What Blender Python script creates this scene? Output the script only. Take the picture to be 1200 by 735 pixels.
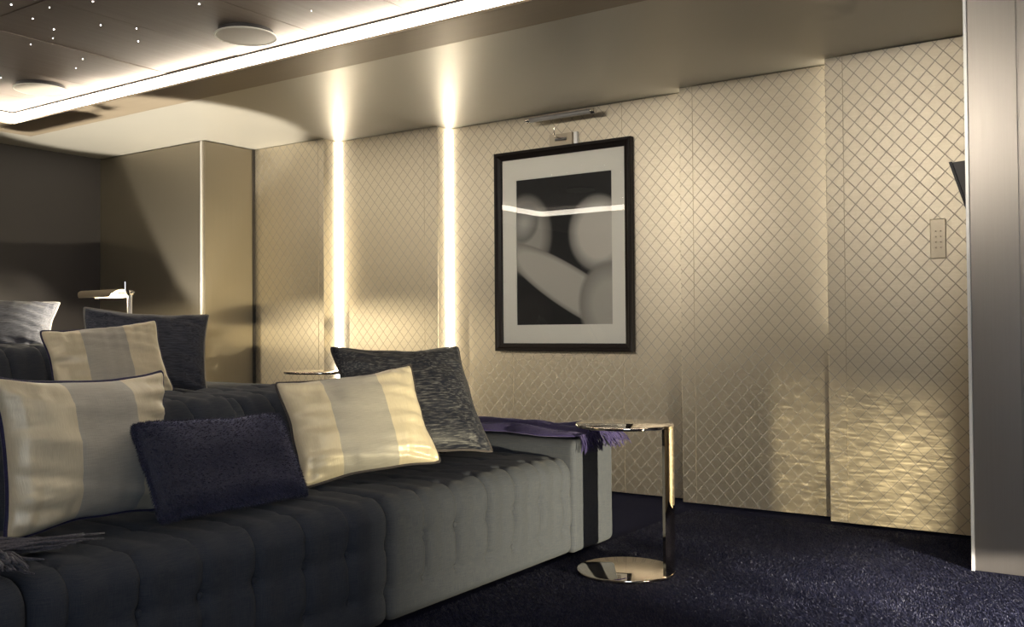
import bpy, bmesh, math, random
from mathutils import Vector, Matrix, noise
random.seed(7)
PI = math.pi
scene = bpy.context.scene
for o in list(bpy.data.objects):
    bpy.data.objects.remove(o)
C = scene.collection

# ------------------------------------------------------------------ camera
F_PX, YAW, PITCH, ROLL = 1117.3, 0.59516, 0.01858, -0.00725
cam_d = bpy.data.cameras.new('camera')
cam_d.sensor_fit = 'HORIZONTAL'
cam_d.sensor_width = 36.0
cam_d.lens = F_PX / 1200 * 36.0
cam_d.clip_start = 0.05
cam = bpy.data.objects.new('camera', cam_d)
C.objects.link(cam)
fwd = Vector((-math.sin(YAW) * math.cos(PITCH), math.cos(YAW) * math.cos(PITCH), math.sin(PITCH)))
rgt = Vector((math.cos(YAW), math.sin(YAW), 0))
upv = rgt.cross(fwd)
r2 = rgt * math.cos(ROLL) + upv * math.sin(ROLL)
u2 = -rgt * math.sin(ROLL) + upv * math.cos(ROLL)
M = Matrix((r2, u2, -fwd)).transposed().to_4x4()
M.translation = (0, 0, 0.9)
cam.matrix_world = M
scene.camera = cam

# ------------------------------------------------------------------ exposure, world, lights
vs = scene.view_settings
vs.view_transform = 'Standard'
vs.look = 'None'
vs.gamma = 1.0
vs.use_curve_mapping = False
vs.exposure = 0.65
w = bpy.data.worlds.new('world')
scene.world = w
w.use_nodes = True
w.node_tree.nodes['Background'].inputs[0].default_value = (0.02, 0.018, 0.015, 1)
w.node_tree.nodes['Background'].inputs[1].default_value = 0.3

COVE_STRENGTH = 14.0
STRIP_STRENGTH = 22.0


def add_light(name, kind, loc, target, energy, color, size=0.02, spot=None, blend=0.2):
    d = bpy.data.lights.new(name, kind)
    d.energy = energy
    d.color = color
    if kind == 'AREA':
        d.size = size
    else:
        d.shadow_soft_size = size
    if spot:
        d.spot_size = math.radians(spot)
        d.spot_blend = blend
    o = bpy.data.objects.new(name, d)
    C.objects.link(o)
    o.location = loc
    if target is not None:
        o.rotation_euler = (Vector(target) - Vector(loc)).to_track_quat('-Z', 'Y').to_euler()
    return o


# low floor lamp standing in front of the sofa, to the right of the picture
key = add_light('unseen_low_spot', 'SPOT', (0.86, 2.23, 0.20), (-2.0, 3.0, 0.42), 1000, (1.0, 0.87, 0.56), 0.012, 70, 0.2)
spk = add_light('unseen_low_spot', 'SPOT', (0.95, 2.55, 0.30), (-0.72, 3.42, 0.0), 480, (1.0, 0.92, 0.80), 0.02, 46, 0.8)  # second low spot, added to brighten the near carpet
# unseen uplight added behind the rear sofa for the glow on the ceiling
add_light('added_uplight', 'SPOT', (-5.05, 3.55, 0.20), (-5.15, 3.62, 2.0), 240, (1.0, 0.93, 0.78), 0.03, 54, 0.22)
# unseen spots added under the tray ceiling to brighten the picture wall
for dx, tz, e in ((-4.3, 1.95, 75), (-2.85, 1.55, 165), (-1.1, 1.95, 80)):
    add_light('wall_fill_spot', 'SPOT', (dx, 1.2, 2.20), (dx + 0.1, 4.6, tz), e, (1.0, 0.925, 0.81), 0.30, 43, 1.0)
# weak unseen fill spots added under the tray ceiling, in front of the sofa
for dx, dy in ((0.2, 1.7), (0.2, 2.7), (-1.2, 0.8)):
    add_light('fill_spot', 'SPOT', (dx, dy, 2.22), (dx, dy, 0), 2, (1.0, 0.92, 0.8), 0.04, 95, 0.6)
# added low spot, noise-patterned to imitate shimmer on the right-hand wall panels
gz = add_light('shimmer_spot', 'SPOT', (-0.24, 2.30, 0.06), (-1.08, 4.52, 0.40), 120, (1.0, 0.84, 0.52), 0.004, 60, 0.2)


def beam_mask(lamp, xr, yr, ripple=None):
    """rectangular shutters in front of a spot (tangent units), optionally a rippled glass"""
    lamp.data.use_nodes = True
    nt = lamp.data.node_tree
    em = next(n for n in nt.nodes if n.type == 'EMISSION')

    def lm(op, a, b=None, clamp=False):
        x = nt.nodes.new('ShaderNodeMath')
        x.operation = op
        x.use_clamp = clamp
        for k, v in enumerate((a, b)):
            if v is None:
                continue
            if isinstance(v, (int, float)):
                x.inputs[k].default_value = v
            else:
                nt.links.new(v, x.inputs[k])
        return x.outputs[0]
    tc = nt.nodes.new('ShaderNodeTexCoord')
    sp = nt.nodes.new('ShaderNodeSeparateXYZ')
    nt.links.new(tc.outputs['Normal'], sp.inputs[0])
    az = lm('ABSOLUTE', sp.outputs[2])
    gx = lm('DIVIDE', sp.outputs[0], az)
    gy = lm('DIVIDE', sp.outputs[1], az)

    def window(v, lo, hi, s0, s1):
        a = lm('DIVIDE', lm('SUBTRACT', v, lo), s0, True)
        b = lm('DIVIDE', lm('SUBTRACT', hi, v), s1, True)
        return lm('MULTIPLY', a, b)
    out = lm('MULTIPLY', window(gx, *xr), window(gy, *yr))
    if ripple:
        cb = nt.nodes.new('ShaderNodeCombineXYZ')
        nt.links.new(lm('MULTIPLY', gx, ripple[0]), cb.inputs[0])
        nt.links.new(lm('MULTIPLY', gy, ripple[1]), cb.inputs[1])
        nz = nt.nodes.new('ShaderNodeTexNoise')
        nz.inputs['Scale'].default_value = 1.0
        nz.inputs['Detail'].default_value = 3
        nt.links.new(cb.outputs[0], nz.inputs['Vector'])
        rip = lm('POWER', lm('MULTIPLY', nz.outputs['Fac'], 1.8), 4.0)
        out = lm('MULTIPLY', out, lm('ADD', rip, 0.3))
    nt.links.new(out, em.inputs['Strength'])


beam_mask(gz, (-0.175, 0.145, 0.02, 0.10), (-0.22, 0.13, 0.05, 0.13), (30.0, 240.0))
beam_mask(spk, (-0.5, 0.5, 0.1, 0.1), (-0.5, 0.045, 0.1, 0.02))
low = add_light('unseen_low_spot', 'SPOT', (0.90, 2.40, 0.22), (-2.3, 4.65, 0.40), 470, (1.0, 0.90, 0.72), 0.03, 70, 0.6)  # further low spot, added to lift the lattice lines on the lower wall
beam_mask(low, (-0.20, 0.20, 0.05, 0.32), (-0.2, 0.22, 0.05, 0.25))
beam_mask(key, (-0.33, 0.235, 0.50, 0.03), (-0.16, 0.24, 0.03, 0.08))

# ------------------------------------------------------------------ materials
MAT = {}


def pm(name, base=(0.5, 0.5, 0.5), rough=0.5, metal=0.0, sheen=0.0, emit=None, estr=0.0, coat=0.0, spec=None):
    m = bpy.data.materials.new(name)
    m.use_nodes = True
    b = m.node_tree.nodes['Principled BSDF']
    b.inputs['Base Color'].default_value = (*base, 1)
    b.inputs['Roughness'].default_value = rough
    b.inputs['Metallic'].default_value = metal
    b.inputs['Sheen Weight'].default_value = sheen
    b.inputs['Coat Weight'].default_value = coat
    if spec is not None:
        b.inputs['Specular IOR Level'].default_value = spec
    if emit:
        b.inputs['Emission Color'].default_value = (*emit, 1)
        b.inputs['Emission Strength'].default_value = estr
    MAT[name] = m
    return m


class NT:
    """small helper to write node graphs"""
    def __init__(self, m):
        self.t = m.node_tree
        self.b = self.t.nodes['Principled BSDF']

    def n(self, kind, **kw):
        x = self.t.nodes.new(kind)
        for k, v in kw.items():
            setattr(x, k, v)
        return x

    def l(self, a, b):
        self.t.links.new(a, b)

    def math(self, op, a, b=None, c=None, clamp=False):
        x = self.n('ShaderNodeMath', operation=op, use_clamp=clamp)
        for i, v in enumerate((a, b, c)):
            if v is None:
                continue
            if isinstance(v, (int, float)):
                x.inputs[i].default_value = v
            else:
                self.l(v, x.inputs[i])
        return x.outputs[0]

    def coord(self, which='Object', scale=(1, 1, 1)):
        tc = self.n('ShaderNodeTexCoord')
        mp = self.n('ShaderNodeMapping')
        mp.inputs['Scale'].default_value = scale
        self.l(tc.outputs[which], mp.inputs['Vector'])
        return mp.outputs[0]

    def noise(self, vec, scale, detail=3, rough=0.5):
        x = self.n('ShaderNodeTexNoise')
        x.inputs['Scale'].default_value = scale
        x.inputs['Detail'].default_value = detail
        x.inputs['Roughness'].default_value = rough
        self.l(vec, x.inputs['Vector'])
        return x.outputs['Fac']

    def ramp(self, fac, stops):
        x = self.n('ShaderNodeValToRGB')
        e = x.color_ramp.elements
        while len(e) < len(stops):
            e.new(0.5)
        for i, (p, c) in enumerate(stops):
            e[i].position = p
            e[i].color = (*c, 1) if len(c) == 3 else c
        self.l(fac, x.inputs[0])
        return x.outputs[0]

    def mix(self, fac, a, b):
        x = self.n('ShaderNodeMix', data_type='RGBA')
        for sock, v in ((x.inputs[0], fac), (x.inputs[6], a), (x.inputs[7], b)):
            if isinstance(v, (int, float)):
                sock.default_value = v
            elif isinstance(v, tuple):
                sock.default_value = (*v, 1)
            else:
                self.l(v, sock)
        return x.outputs[2]

    def bump(self, h, strength=0.3, dist=0.002):
        x = self.n('ShaderNodeBump')
        x.inputs['Strength'].default_value = strength
        x.inputs['Distance'].default_value = dist
        self.l(h, x.inputs['Height'])
        self.l(x.outputs[0], self.b.inputs['Normal'])

    def xyz(self, vec):
        s = self.n('ShaderNodeSeparateXYZ')
        self.l(vec, s.inputs[0])
        return s.outputs


# gold woven wall covering with stitched diamond lattice
def lattice_mat():
    m = pm('wallpaper', (0.5, 0.42, 0.29), 0.45, 0.6)
    t = NT(m)
    v = t.coord('Object')
    x, y, z = t.xyz(v)[:3]
    xx = t.math('DIVIDE', t.math('ADD', x, y), 0.069)
    zz = t.math('DIVIDE', z, 0.0753)
    lines = None
    for op in ('ADD', 'SUBTRACT'):
        a = t.math(op, xx, zz)
        f = t.math('ABSOLUTE', t.math('SUBTRACT', t.math('FRACT', t.math('ADD', a, 100)), 0.5))
        d = t.math('SUBTRACT', 0.5, f)          # 0 on a line
        k = t.math('SUBTRACT', 1.0, t.math('DIVIDE', t.math('SUBTRACT', d, 0.026), 0.016), clamp=True)
        lines = k if lines is None else t.math('MAXIMUM', lines, k)
    weave = t.noise(t.coord('Object', (60, 60, 900)), 1.0, 2)
    weave2 = t.noise(t.coord('Object', (2.5, 2.5, 90)), 1.0, 3)
    ground = t.mix(weave, (0.55, 0.49, 0.38), (0.70, 0.63, 0.505))
    ground = t.mix(t.math('MULTIPLY', weave2, 0.30), ground, (0.40, 0.335, 0.235))
    col = t.mix(lines, ground, (0.33, 0.295, 0.245))
    t.l(col, t.b.inputs['Base Color'])
    t.l(t.math('MULTIPLY_ADD', lines, -0.80, 0.89), t.b.inputs['Metallic'])
    t.l(t.math('MULTIPLY_ADD', lines, 0.12, 0.44), t.b.inputs['Roughness'])
    h = t.math('ADD', t.math('MULTIPLY', lines, 1.0), t.math('MULTIPLY', weave, 0.15))
    t.bump(h, 0.22, 0.0015)
    return m


def brushed(name, c1, c2, rough, metal, scale=(3, 3, 160), bump=0.05):
    m = pm(name, c1, rough, metal)
    t = NT(m)
    f = t.noise(t.coord('Object', scale), 1.0, 4, 0.6)
    t.l(t.mix(f, c1, c2), t.b.inputs['Base Color'])
    t.l(t.math('MULTIPLY_ADD', f, 0.12, rough - 0.06), t.b.inputs['Roughness'])
    t.bump(f, bump, 0.001)
    return m


lattice_mat()
brushed('satin_metal', (0.29, 0.255, 0.20), (0.34, 0.30, 0.235), 0.42, 0.8, (200, 200, 2))
brushed('grey_metal', (0.33, 0.30, 0.27), (0.38, 0.345, 0.31), 0.36, 0.85, (220, 220, 3))
brushed('soffit_metal', (0.53, 0.495, 0.43), (0.58, 0.545, 0.475), 0.40, 0.5, (2, 90, 2), 0.02)
brushed('ceiling_wood', (0.24, 0.19, 0.16), (0.36, 0.30, 0.255), 0.6, 0.05, (70, 3, 70), 0.12)
brushed('cove_wood', (0.30, 0.235, 0.165), (0.38, 0.31, 0.225), 0.45, 0.3, (3, 70, 70), 0.10)
brushed('dark_wall', (0.024, 0.022, 0.026), (0.036, 0.033, 0.038), 0.55, 0.1, (4, 200, 200), 0.1)
pm('chrome', (0.80, 0.76, 0.70), 0.06, 1.0)
pm('edge_metal', (0.88, 0.86, 0.83), 0.35, 0.3)
pm('bronze_mirror', (0.74, 0.66, 0.56), 0.03, 1.0)
pm('frame_dark', (0.010, 0.007, 0.006), 0.45, 0.0, spec=0.15)
pm('black', (0.012, 0.011, 0.012), 0.5)
pm('charcoal', (0.03, 0.025, 0.024), 0.45)
pm('plate', (0.42, 0.36, 0.27), 0.35, 0.5)
pm('plate_dark', (0.16, 0.13, 0.10), 0.5)
pm('white_grille', (0.62, 0.56, 0.48), 0.6)
pm('mat_board', (0.72, 0.695, 0.62), 0.9)
pm('grey_tube', (0.30, 0.29, 0.28), 0.4, 0.6)
pm('cove_glow', (0.9, 0.85, 0.75), 0.6, emit=(1.0, 0.91, 0.76), estr=COVE_STRENGTH)
pm('strip_glow', (0.9, 0.85, 0.75), 0.6, emit=(1.0, 0.92, 0.76), estr=STRIP_STRENGTH)
pm('cool_fill', (0.8, 0.8, 0.8), 0.4, emit=(0.66, 0.80, 1.0), estr=4.2)
pm('strip_dim', (0.9, 0.85, 0.75), 0.6, emit=(1.0, 0.90, 0.70), estr=3.5)
pm('star_glow', (1, 1, 1), 0.5, emit=(1.0, 0.95, 0.92), estr=9.0)
pm('bulb_glow', (1, 1, 1), 0.5, emit=(1.0, 0.86, 0.62), estr=30.0)


def carpet_mat():
    m = pm('carpet', (0.006, 0.007, 0.020), 0.95, 0.0, sheen=0.04, spec=0.1)
    t = NT(m)
    f = t.noise(t.coord('Object', (1, 1, 1)), 420, 2)
    g = t.noise(t.coord('Object', (1.6, 3.0, 1)), 4.0, 4, 0.65)
    c = t.mix(f, (0.002, 0.003, 0.014), (0.008, 0.010, 0.036))
    c = t.mix(t.math('MULTIPLY', g, 0.6), c, (0.012, 0.013, 0.034))
    t.l(c, t.b.inputs['Base Color'])
    t.b.inputs['Sheen Roughness'].default_value = 0.45
    t.b.inputs['Sheen Tint'].default_value = (0.30, 0.32, 0.62, 1)
    t.bump(t.math('ADD', f, t.math('MULTIPLY', g, 1.5)), 0.8, 0.006)
    p = pm('carpet_pile', (0.012, 0.013, 0.034), 0.55, 0.0, sheen=0.05, spec=0.3)
    t = NT(p)
    g = t.noise(t.coord('Object', (1.6, 3.0, 1)), 4.0, 4, 0.65)
    f = t.noise(t.coord('Object', (1, 1, 1)), 160, 1)
    c = t.ramp(t.math('ADD', t.math('MULTIPLY', f, 0.7), t.math('MULTIPLY', g, 0.4)), [(0.40, (0.002, 0.003, 0.013)), (0.62, (0.006, 0.007, 0.026)), (0.80, (0.045, 0.045, 0.072))])
    t.l(c, t.b.inputs['Base Color'])


carpet_mat()


def fabric(name, c1, c2, rough=0.85, sheen=0.25, scale=(1, 1, 1), sc=600, bump=0.35, spec=0.25, tint=(1, 1, 1), detail=2, big=0.0, con=(0.3, 2.2)):
    m = pm(name, c1, rough, 0.0, sheen, spec=spec)
    t = NT(m)
    f = t.noise(t.coord('Object', scale), sc, detail, 0.6)
    ff = t.math('MULTIPLY', t.math('SUBTRACT', f, con[0]), con[1], clamp=True)
    c = t.mix(ff, c1, c2)
    if big:
        g = t.noise(t.coord('Object', (1, 1, 1)), 9, 3)
        c = t.mix(t.math('MULTIPLY', g, big), c, c1)
    t.l(c, t.b.inputs['Base Color'])
    t.b.inputs['Sheen Tint'].default_value = (*tint, 1)
    t.bump(f, bump, 0.0015)
    return m


def sofa_mat():
    m = pm('sofa_fabric', (0.08, 0.08, 0.085), 0.88, 0.0, 0.04, spec=0.15)
    t = NT(m)
    a = t.noise(t.coord('Object', (700, 700, 25)), 1.0, 2)
    b = t.noise(t.coord('Object', (25, 25, 700)), 1.0, 2)
    f = t.math('MULTIPLY', t.math('ADD', a, b), 0.5)
    ff = t.math('MULTIPLY', t.math('SUBTRACT', f, 0.3), 2.4, clamp=True)
    t.l(t.mix(ff, (0.030, 0.036, 0.054), (0.066, 0.071, 0.082)), t.b.inputs['Base Color'])
    t.bump(f, 0.35, 0.0015)
    return m


sofa_mat()
fabric('blue_slub', (0.014, 0.016, 0.030), (0.11, 0.12, 0.16), 0.7, 0.25, (18, 230, 230), 1.0, 0.5, 0.35, detail=3)
fabric('silver_slub', (0.007, 0.009, 0.018), (0.11, 0.11, 0.115), 0.5, 0.02, (20, 200, 200), 1.0, 0.6, 0.35, detail=3, con=(0.49, 4.5))
fabric('navy_fur', (0.006, 0.007, 0.018), (0.022, 0.025, 0.055), 0.6, 0.5, (1, 1, 1), 300, 0.6, 0.4, (0.5, 0.5, 0.9))
fabric('fur_strand', (0.008, 0.009, 0.024), (0.034, 0.038, 0.080), 0.42, 0.3, (1, 1, 1), 40, 0.0, 0.6, (0.5, 0.5, 0.9))
fabric('navy_cord', (0.012, 0.010, 0.045), (0.03, 0.026, 0.085), 0.6, 0.2, (1, 1, 1), 250, 0.5)
fabric('pale_cord', (0.22, 0.21, 0.20), (0.34, 0.32, 0.30), 0.6, 0.2, (1, 1, 1), 250, 0.5)
fabric('dark_cord', (0.03, 0.026, 0.03), (0.06, 0.05, 0.05), 0.6, 0.2, (1, 1, 1), 250, 0.5)
fabric('violet_throw', (0.014, 0.010, 0.055), (0.045, 0.034, 0.13), 0.8, 0.2, (1, 1, 1), 180, 0.6, 0.3, (0.6, 0.55, 1.0), big=0.6)
fabric('grey_throw', (0.05, 0.046, 0.058), (0.13, 0.12, 0.14), 0.85, 0.4, (1, 1, 1), 220, 0.6)


def silk_mat(name, wdt, off):
    m = pm(name, (0.6, 0.5, 0.32), 0.38, 0.12, 0.3, spec=0.5)
    t = NT(m)
    v = t.coord('Object')
    x = t.xyz(v)[0]
    d = t.math('ABSOLUTE', t.math('SUBTRACT', x, off))
    s = t.math('LESS_THAN', d, wdt)
    n1 = t.noise(t.coord('Object', (30, 500, 30)), 1.0, 2)
    n2 = t.noise(t.coord('Object', (500, 40, 30)), 1.0, 2)
    gold = t.mix(n2, (0.66, 0.565, 0.395), (0.82, 0.725, 0.525))
    grey = t.mix(n1, (0.37, 0.345, 0.295), (0.57, 0.535, 0.46))
    t.l(t.mix(s, gold, grey), t.b.inputs['Base Color'])
    t.l(t.math('MULTIPLY_ADD', s, 0.16, 0.36), t.b.inputs['Roughness'])
    wr = t.noise(t.coord('Object', (1, 1, 1)), 22, 2)
    t.bump(t.math('ADD', n2, t.math('MULTIPLY', wr, 1.5)), 0.25, 0.002)
    return m


def glass_mat():
    m = bpy.data.materials.new('picture_glass')
    m.use_nodes = True
    t = m.node_tree
    t.nodes.remove(t.nodes['Principled BSDF'])
    out = t.nodes['Material Output']
    tr = t.nodes.new('ShaderNodeBsdfTransparent')
    gl = t.nodes.new('ShaderNodeBsdfGlossy')
    gl.inputs['Roughness'].default_value = 0.01
    fr = t.nodes.new('ShaderNodeFresnel')
    fr.inputs['IOR'].default_value = 1.5
    mx = t.nodes.new('ShaderNodeMixShader')
    t.links.new(fr.outputs[0], mx.inputs[0])
    t.links.new(tr.outputs[0], mx.inputs[1])
    t.links.new(gl.outputs[0], mx.inputs[2])
    t.links.new(mx.outputs[0], out.inputs[0])
    MAT['picture_glass'] = m


glass_mat()


def print_mat():
    """black and white print: a plain arrangement of soft pale forms on black"""
    m = pm('print', (0.02, 0.02, 0.02), 0.7)
    t = NT(m)
    x, y, z = t.xyz(t.coord('Object'))[:3]
    u = t.math('DIVIDE', t.math('ADD', x, 3.12), 0.633)
    v = t.math('DIVIDE', t.math('SUBTRACT', z, 0.935), 0.85)

    def blob(cx, cy, rx, ry, rot, soft):
        c, s = math.cos(rot), math.sin(rot)
        dx = t.math('SUBTRACT', u, cx)
        dy = t.math('SUBTRACT', v, cy)
        a = t.math('DIVIDE', t.math('ADD', t.math('MULTIPLY', dx, c), t.math('MULTIPLY', dy, s)), rx)
        b = t.math('DIVIDE', t.math('SUBTRACT', t.math('MULTIPLY', dy, c), t.math('MULTIPLY', dx, s)), ry)
        r = t.math('SQRT', t.math('ADD', t.math('MULTIPLY', a, a), t.math('MULTIPLY', b, b)))
        return t.math('DIVIDE', t.math('SUBTRACT', 1.0, r), soft, clamp=True)
    n = t.noise(t.coord('Object', (1, 1, 1)), 9, 4)
    col = t.mix(n, (0.002, 0.002, 0.002), (0.009, 0.008, 0.007))
    for cx, cy, rx, ry, rot, soft, lo, hi in (
            (0.10, 0.62, 0.30, 0.30, 0.1, 0.45, (0.05, 0.045, 0.04), (0.34, 0.32, 0.28)),
            (0.86, 0.60, 0.32, 0.27, -0.1, 0.40, (0.07, 0.065, 0.06), (0.52, 0.49, 0.43)),
            (0.08, 0.70, 0.18, 0.14, 0.4, 0.9, (0.10, 0.10, 0.09), (0.42, 0.40, 0.36)),
            (0.58, 0.24, 0.80, 0.155, -0.40, 0.25, (0.16, 0.15, 0.13), (0.44, 0.415, 0.36)),
            (0.98, 0.12, 0.34, 0.30, -0.3, 0.5, (0.18, 0.17, 0.15), (0.40, 0.38, 0.33)),
            (0.10, 0.03, 0.30, 0.20, 0.2, 0.4, (0.006, 0.005, 0.005), (0.016, 0.014, 0.013))):
        k = blob(cx, cy, rx, ry, rot, soft)
        col = t.mix(t.math('MULTIPLY', k, 4.0, clamp=True), col, t.mix(k, lo, hi))
    t.l(col, t.b.inputs['Base Color'])


print_mat()


# ------------------------------------------------------------------ mesh helpers
BASE = {}


def link(name, bm, mat, parent=None, smooth=False, angle=None):
    if parent is not None:
        b = BASE.get(parent.name)
        if b is not None and b.length > 0:
            bmesh.ops.translate(bm, vec=-b, verts=bm.verts)
    me = bpy.data.meshes.new(name)
    bmesh.ops.recalc_face_normals(bm, faces=bm.faces)
    bm.to_mesh(me)
    bm.free()
    me.materials.append(MAT[mat])
    if smooth:
        me.polygons.foreach_set('use_smooth', [True] * len(me.polygons))
        if angle:
            try:
                me.set_sharp_from_angle(angle=math.radians(angle))
            except Exception:
                pass
    o = bpy.data.objects.new(name, me)
    C.objects.link(o)
    if parent is not None:
        o.parent = parent
        if parent.name in BASE:
            BASE[o.name] = BASE[parent.name]
    return o


def thing(name, label, cat, loc=(0, 0, 0), group=None):
    o = bpy.data.objects.new(name, None)
    C.objects.link(o)
    o.empty_display_size = 0.1
    o.location = loc
    BASE[o.name] = Vector(loc)
    o['label'] = label
    o['category'] = cat
    if group:
        o['group'] = group
    return o


def struct(o):
    o['kind'] = 'structure'
    return o


def box(bm, x0, x1, y0, y1, z0, z1, bev=0.0, seg=2):
    v = [bm.verts.new(p) for p in ((x0, y0, z0), (x1, y0, z0), (x1, y1, z0), (x0, y1, z0), (x0, y0, z1), (x1, y0, z1), (x1, y1, z1), (x0, y1, z1))]
    fs = [bm.faces.new([v[i] for i in q]) for q in ((0, 3, 2, 1), (4, 5, 6, 7), (0, 1, 5, 4), (1, 2, 6, 5), (2, 3, 7, 6), (3, 0, 4, 7))]
    if bev:
        es = list({e for f in fs for e in f.edges})
        bmesh.ops.bevel(bm, geom=es, offset=bev, segments=seg, profile=0.5, affect='EDGES')
    return bm


def bx(*a, **k):
    return box(bmesh.new(), *a, **k)


def tube(bm, pts, r, n=10, closed=False, cap=True):
    pts = [Vector(p) for p in pts]
    rings = []
    N = len(pts)
    ref = None
    for i, p in enumerate(pts):
        if closed:
            d = pts[(i + 1) % N] - pts[i - 1]
        else:
            d = pts[min(i + 1, N - 1)] - pts[max(i - 1, 0)]
        d.normalize()
        if ref is None:
            ref = Vector((0, 0, 1)) if abs(d.z) < 0.9 else Vector((1, 0, 0))
        a = d.cross(ref).normalized()
        b = d.cross(a).normalized()
        ref = -b if False else ref
        rr = r[i] if isinstance(r, (list, tuple)) else r
        rings.append([bm.verts.new(p + (a * math.cos(2 * PI * k / n) + b * math.sin(2 * PI * k / n)) * rr) for k in range(n)])
    for i in range(N if closed else N - 1):
        A, B = rings[i], rings[(i + 1) % N]
        for k in range(n):
            bm.faces.new((A[k], A[(k + 1) % n], B[(k + 1) % n], B[k]))
    if cap and not closed:
        bm.faces.new(rings[0][::-1])
        bm.faces.new(rings[-1])
    return bm


def lathe(bm, c, prof, n=48):
    """prof: list of (r, z); revolve around vertical axis at c"""
    rings = []
    for r, z in prof:
        rings.append([bm.verts.new((c[0] + r * math.cos(2 * PI * k / n), c[1] + r * math.sin(2 * PI * k / n), c[2] + z)) for k in range(n)])
    for A, B in zip(rings, rings[1:]):
        for k in range(n):
            bm.faces.new((A[k], A[(k + 1) % n], B[(k + 1) % n], B[k]))
    bm.faces.new(rings[0][::-1])
    bm.faces.new(rings[-1])
    return bm


def disc_profile(r, h, b):
    return [(r - b, 0), (r - 0.3 * b, 0.3 * b), (r, b), (r, h - b), (r - 0.3 * b, h - 0.3 * b), (r - b, h)]


def rounded_poly(pts, rads, step=0.012):
    """closed 2D polygon with rounded corners, resampled densely"""
    out = []
    n = len(pts)
    for i in range(n):
        p0, p1, p2 = (Vector(pts[i - 1]), Vector(pts[i]), Vector(pts[(i + 1) % n]))
        r = rads[i]
        d0 = (p0 - p1).normalized()
        d2 = (p2 - p1).normalized()
        ang = d0.angle(d2)
        t = r / math.tan(ang / 2)
        c = p1 + (d0 + d2).normalized() * (r / math.sin(ang / 2))
        a, b = p1 + d0 * t, p1 + d2 * t
        k = max(3, int(r * (PI - ang) / step) + 2)
        va, vb = a - c, b - c
        tot = va.angle_signed(vb)
        for j in range(k):
            q = tot * j / (k - 1)
            cs, sn = math.cos(-q), math.sin(-q)
            out.append(c + Vector((va.x * cs - va.y * sn, va.x * sn + va.y * cs)))
    res = []
    for i in range(len(out)):
        a, b = out[i], out[(i + 1) % len(out)]
        L = (b - a).length
        k = max(1, int(L / step))
        for j in range(k):
            res.append(a + (b - a) * (j / k))
    return res


def sweep(bm, prof, t0, t1, put, end_r=0.03, step=0.009, disp=None):
    """sweep a closed 2D profile along an axis with rounded ends; disp(p2, t) -> outward offset"""
    n = len(prof)
    area = sum(prof[i].x * prof[(i + 1) % n].y - prof[(i + 1) % n].x * prof[i].y for i in range(n))
    sgn = 1 if area > 0 else -1
    nor = []
    for i in range(n):
        d = (prof[(i + 1) % n] - prof[i - 1]).normalized()
        nor.append(Vector((d.y, -d.x)) * sgn)
    ts = [end_r * (1 - math.cos(PI / 2 * k / 5)) for k in range(6)]
    m = max(2, int((t1 - t0 - 2 * end_r) / step))
    ts = [t0 + q for q in ts] + [t0 + end_r + (t1 - t0 - 2 * end_r) * k / m for k in range(1, m)] + [t1 - q for q in reversed(ts)]
    rings = []
    for t in ts:
        e = 0.0
        dd = min(t - t0, t1 - t)
        if dd < end_r:
            e = end_r - math.sqrt(max(0, end_r ** 2 - (end_r - dd) ** 2))
        ring = []
        for i in range(n):
            o = -e
            if disp:
                o += disp(prof[i], t)
            q = prof[i] + nor[i] * o
            ring.append(bm.verts.new(put(q, t)))
        rings.append(ring)
    for A, B in zip(rings, rings[1:]):
        for i in range(n):
            bm.faces.new((A[i], A[(i + 1) % n], B[(i + 1) % n], B[i]))
    for R_ in (rings[0][::-1], rings[-1]):
        bm.faces.new(R_)
    return bm


def copy_thing(root, dloc, label, group=None):
    r = root.copy()
    C.objects.link(r)
    r.location = Vector(root.location) + Vector(dloc)
    r['label'] = label
    if group:
        r['group'] = group
    for ch in list(root.children):
        c = ch.copy()
        C.objects.link(c)
        c.parent = r
        for g in list(ch.children):
            d = g.copy()
            C.objects.link(d)
            d.parent = c
    return r


# ------------------------------------------------------------------ the room
ZC = 2.162      # soffit
ZT = 2.236      # tray ceiling
XL, XR, YB, YW = -6.285, 2.6, -1.6, 4.80
TX0, TX1, TY0, TY1 = -5.67, 1.3, 0.35, 3.05     # tray opening

floor = struct(link('floor', bx(XL - .1, XR + .1, YB - .1, YW + .1, -0.10, 0.0), 'carpet'))
plat = struct(link('floor_platform', bx(XL, -3.06, YB, YW, 0.0, 0.155, bev=0.01), 'carpet'))
plat2 = struct(link('floor_platform_upper', bx(XL, -5.22, YB, 3.9, 0.155, 0.31, bev=0.01), 'carpet'))
wl = struct(link('wall_left', bx(XL - .1, XL, YB - .1, YW + .1, 0, 2.4), 'dark_wall'))
wp = struct(link('wall_back', bx(XL - .1, XR + .1, YW, YW + .1, 0, 2.4), 'satin_metal'))
# unseen glowing panel with a frame, added behind the camera as cool fill
wn = struct(link('fill_panel_1', bx(0.5, 2.3, YB + 0.001, YB + 0.05, 0.75, 1.95), 'grey_metal'))
for k in range(2):
    link('fill_pane', bx(0.56 + 0.87 * k, 1.37 + 0.87 * k, YB + 0.05, YB + 0.056, 0.81, 1.89), 'cool_fill', wn)
struct(link('wall_right', bx(XR, XR + .1, YB - .1, YW + .1, 0, 2.4), 'dark_wall'))
struct(link('wall_front', bx(XL - .1, XR + .1, YB - .1, YB, 0, 2.4), 'ceiling_wood'))

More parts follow.
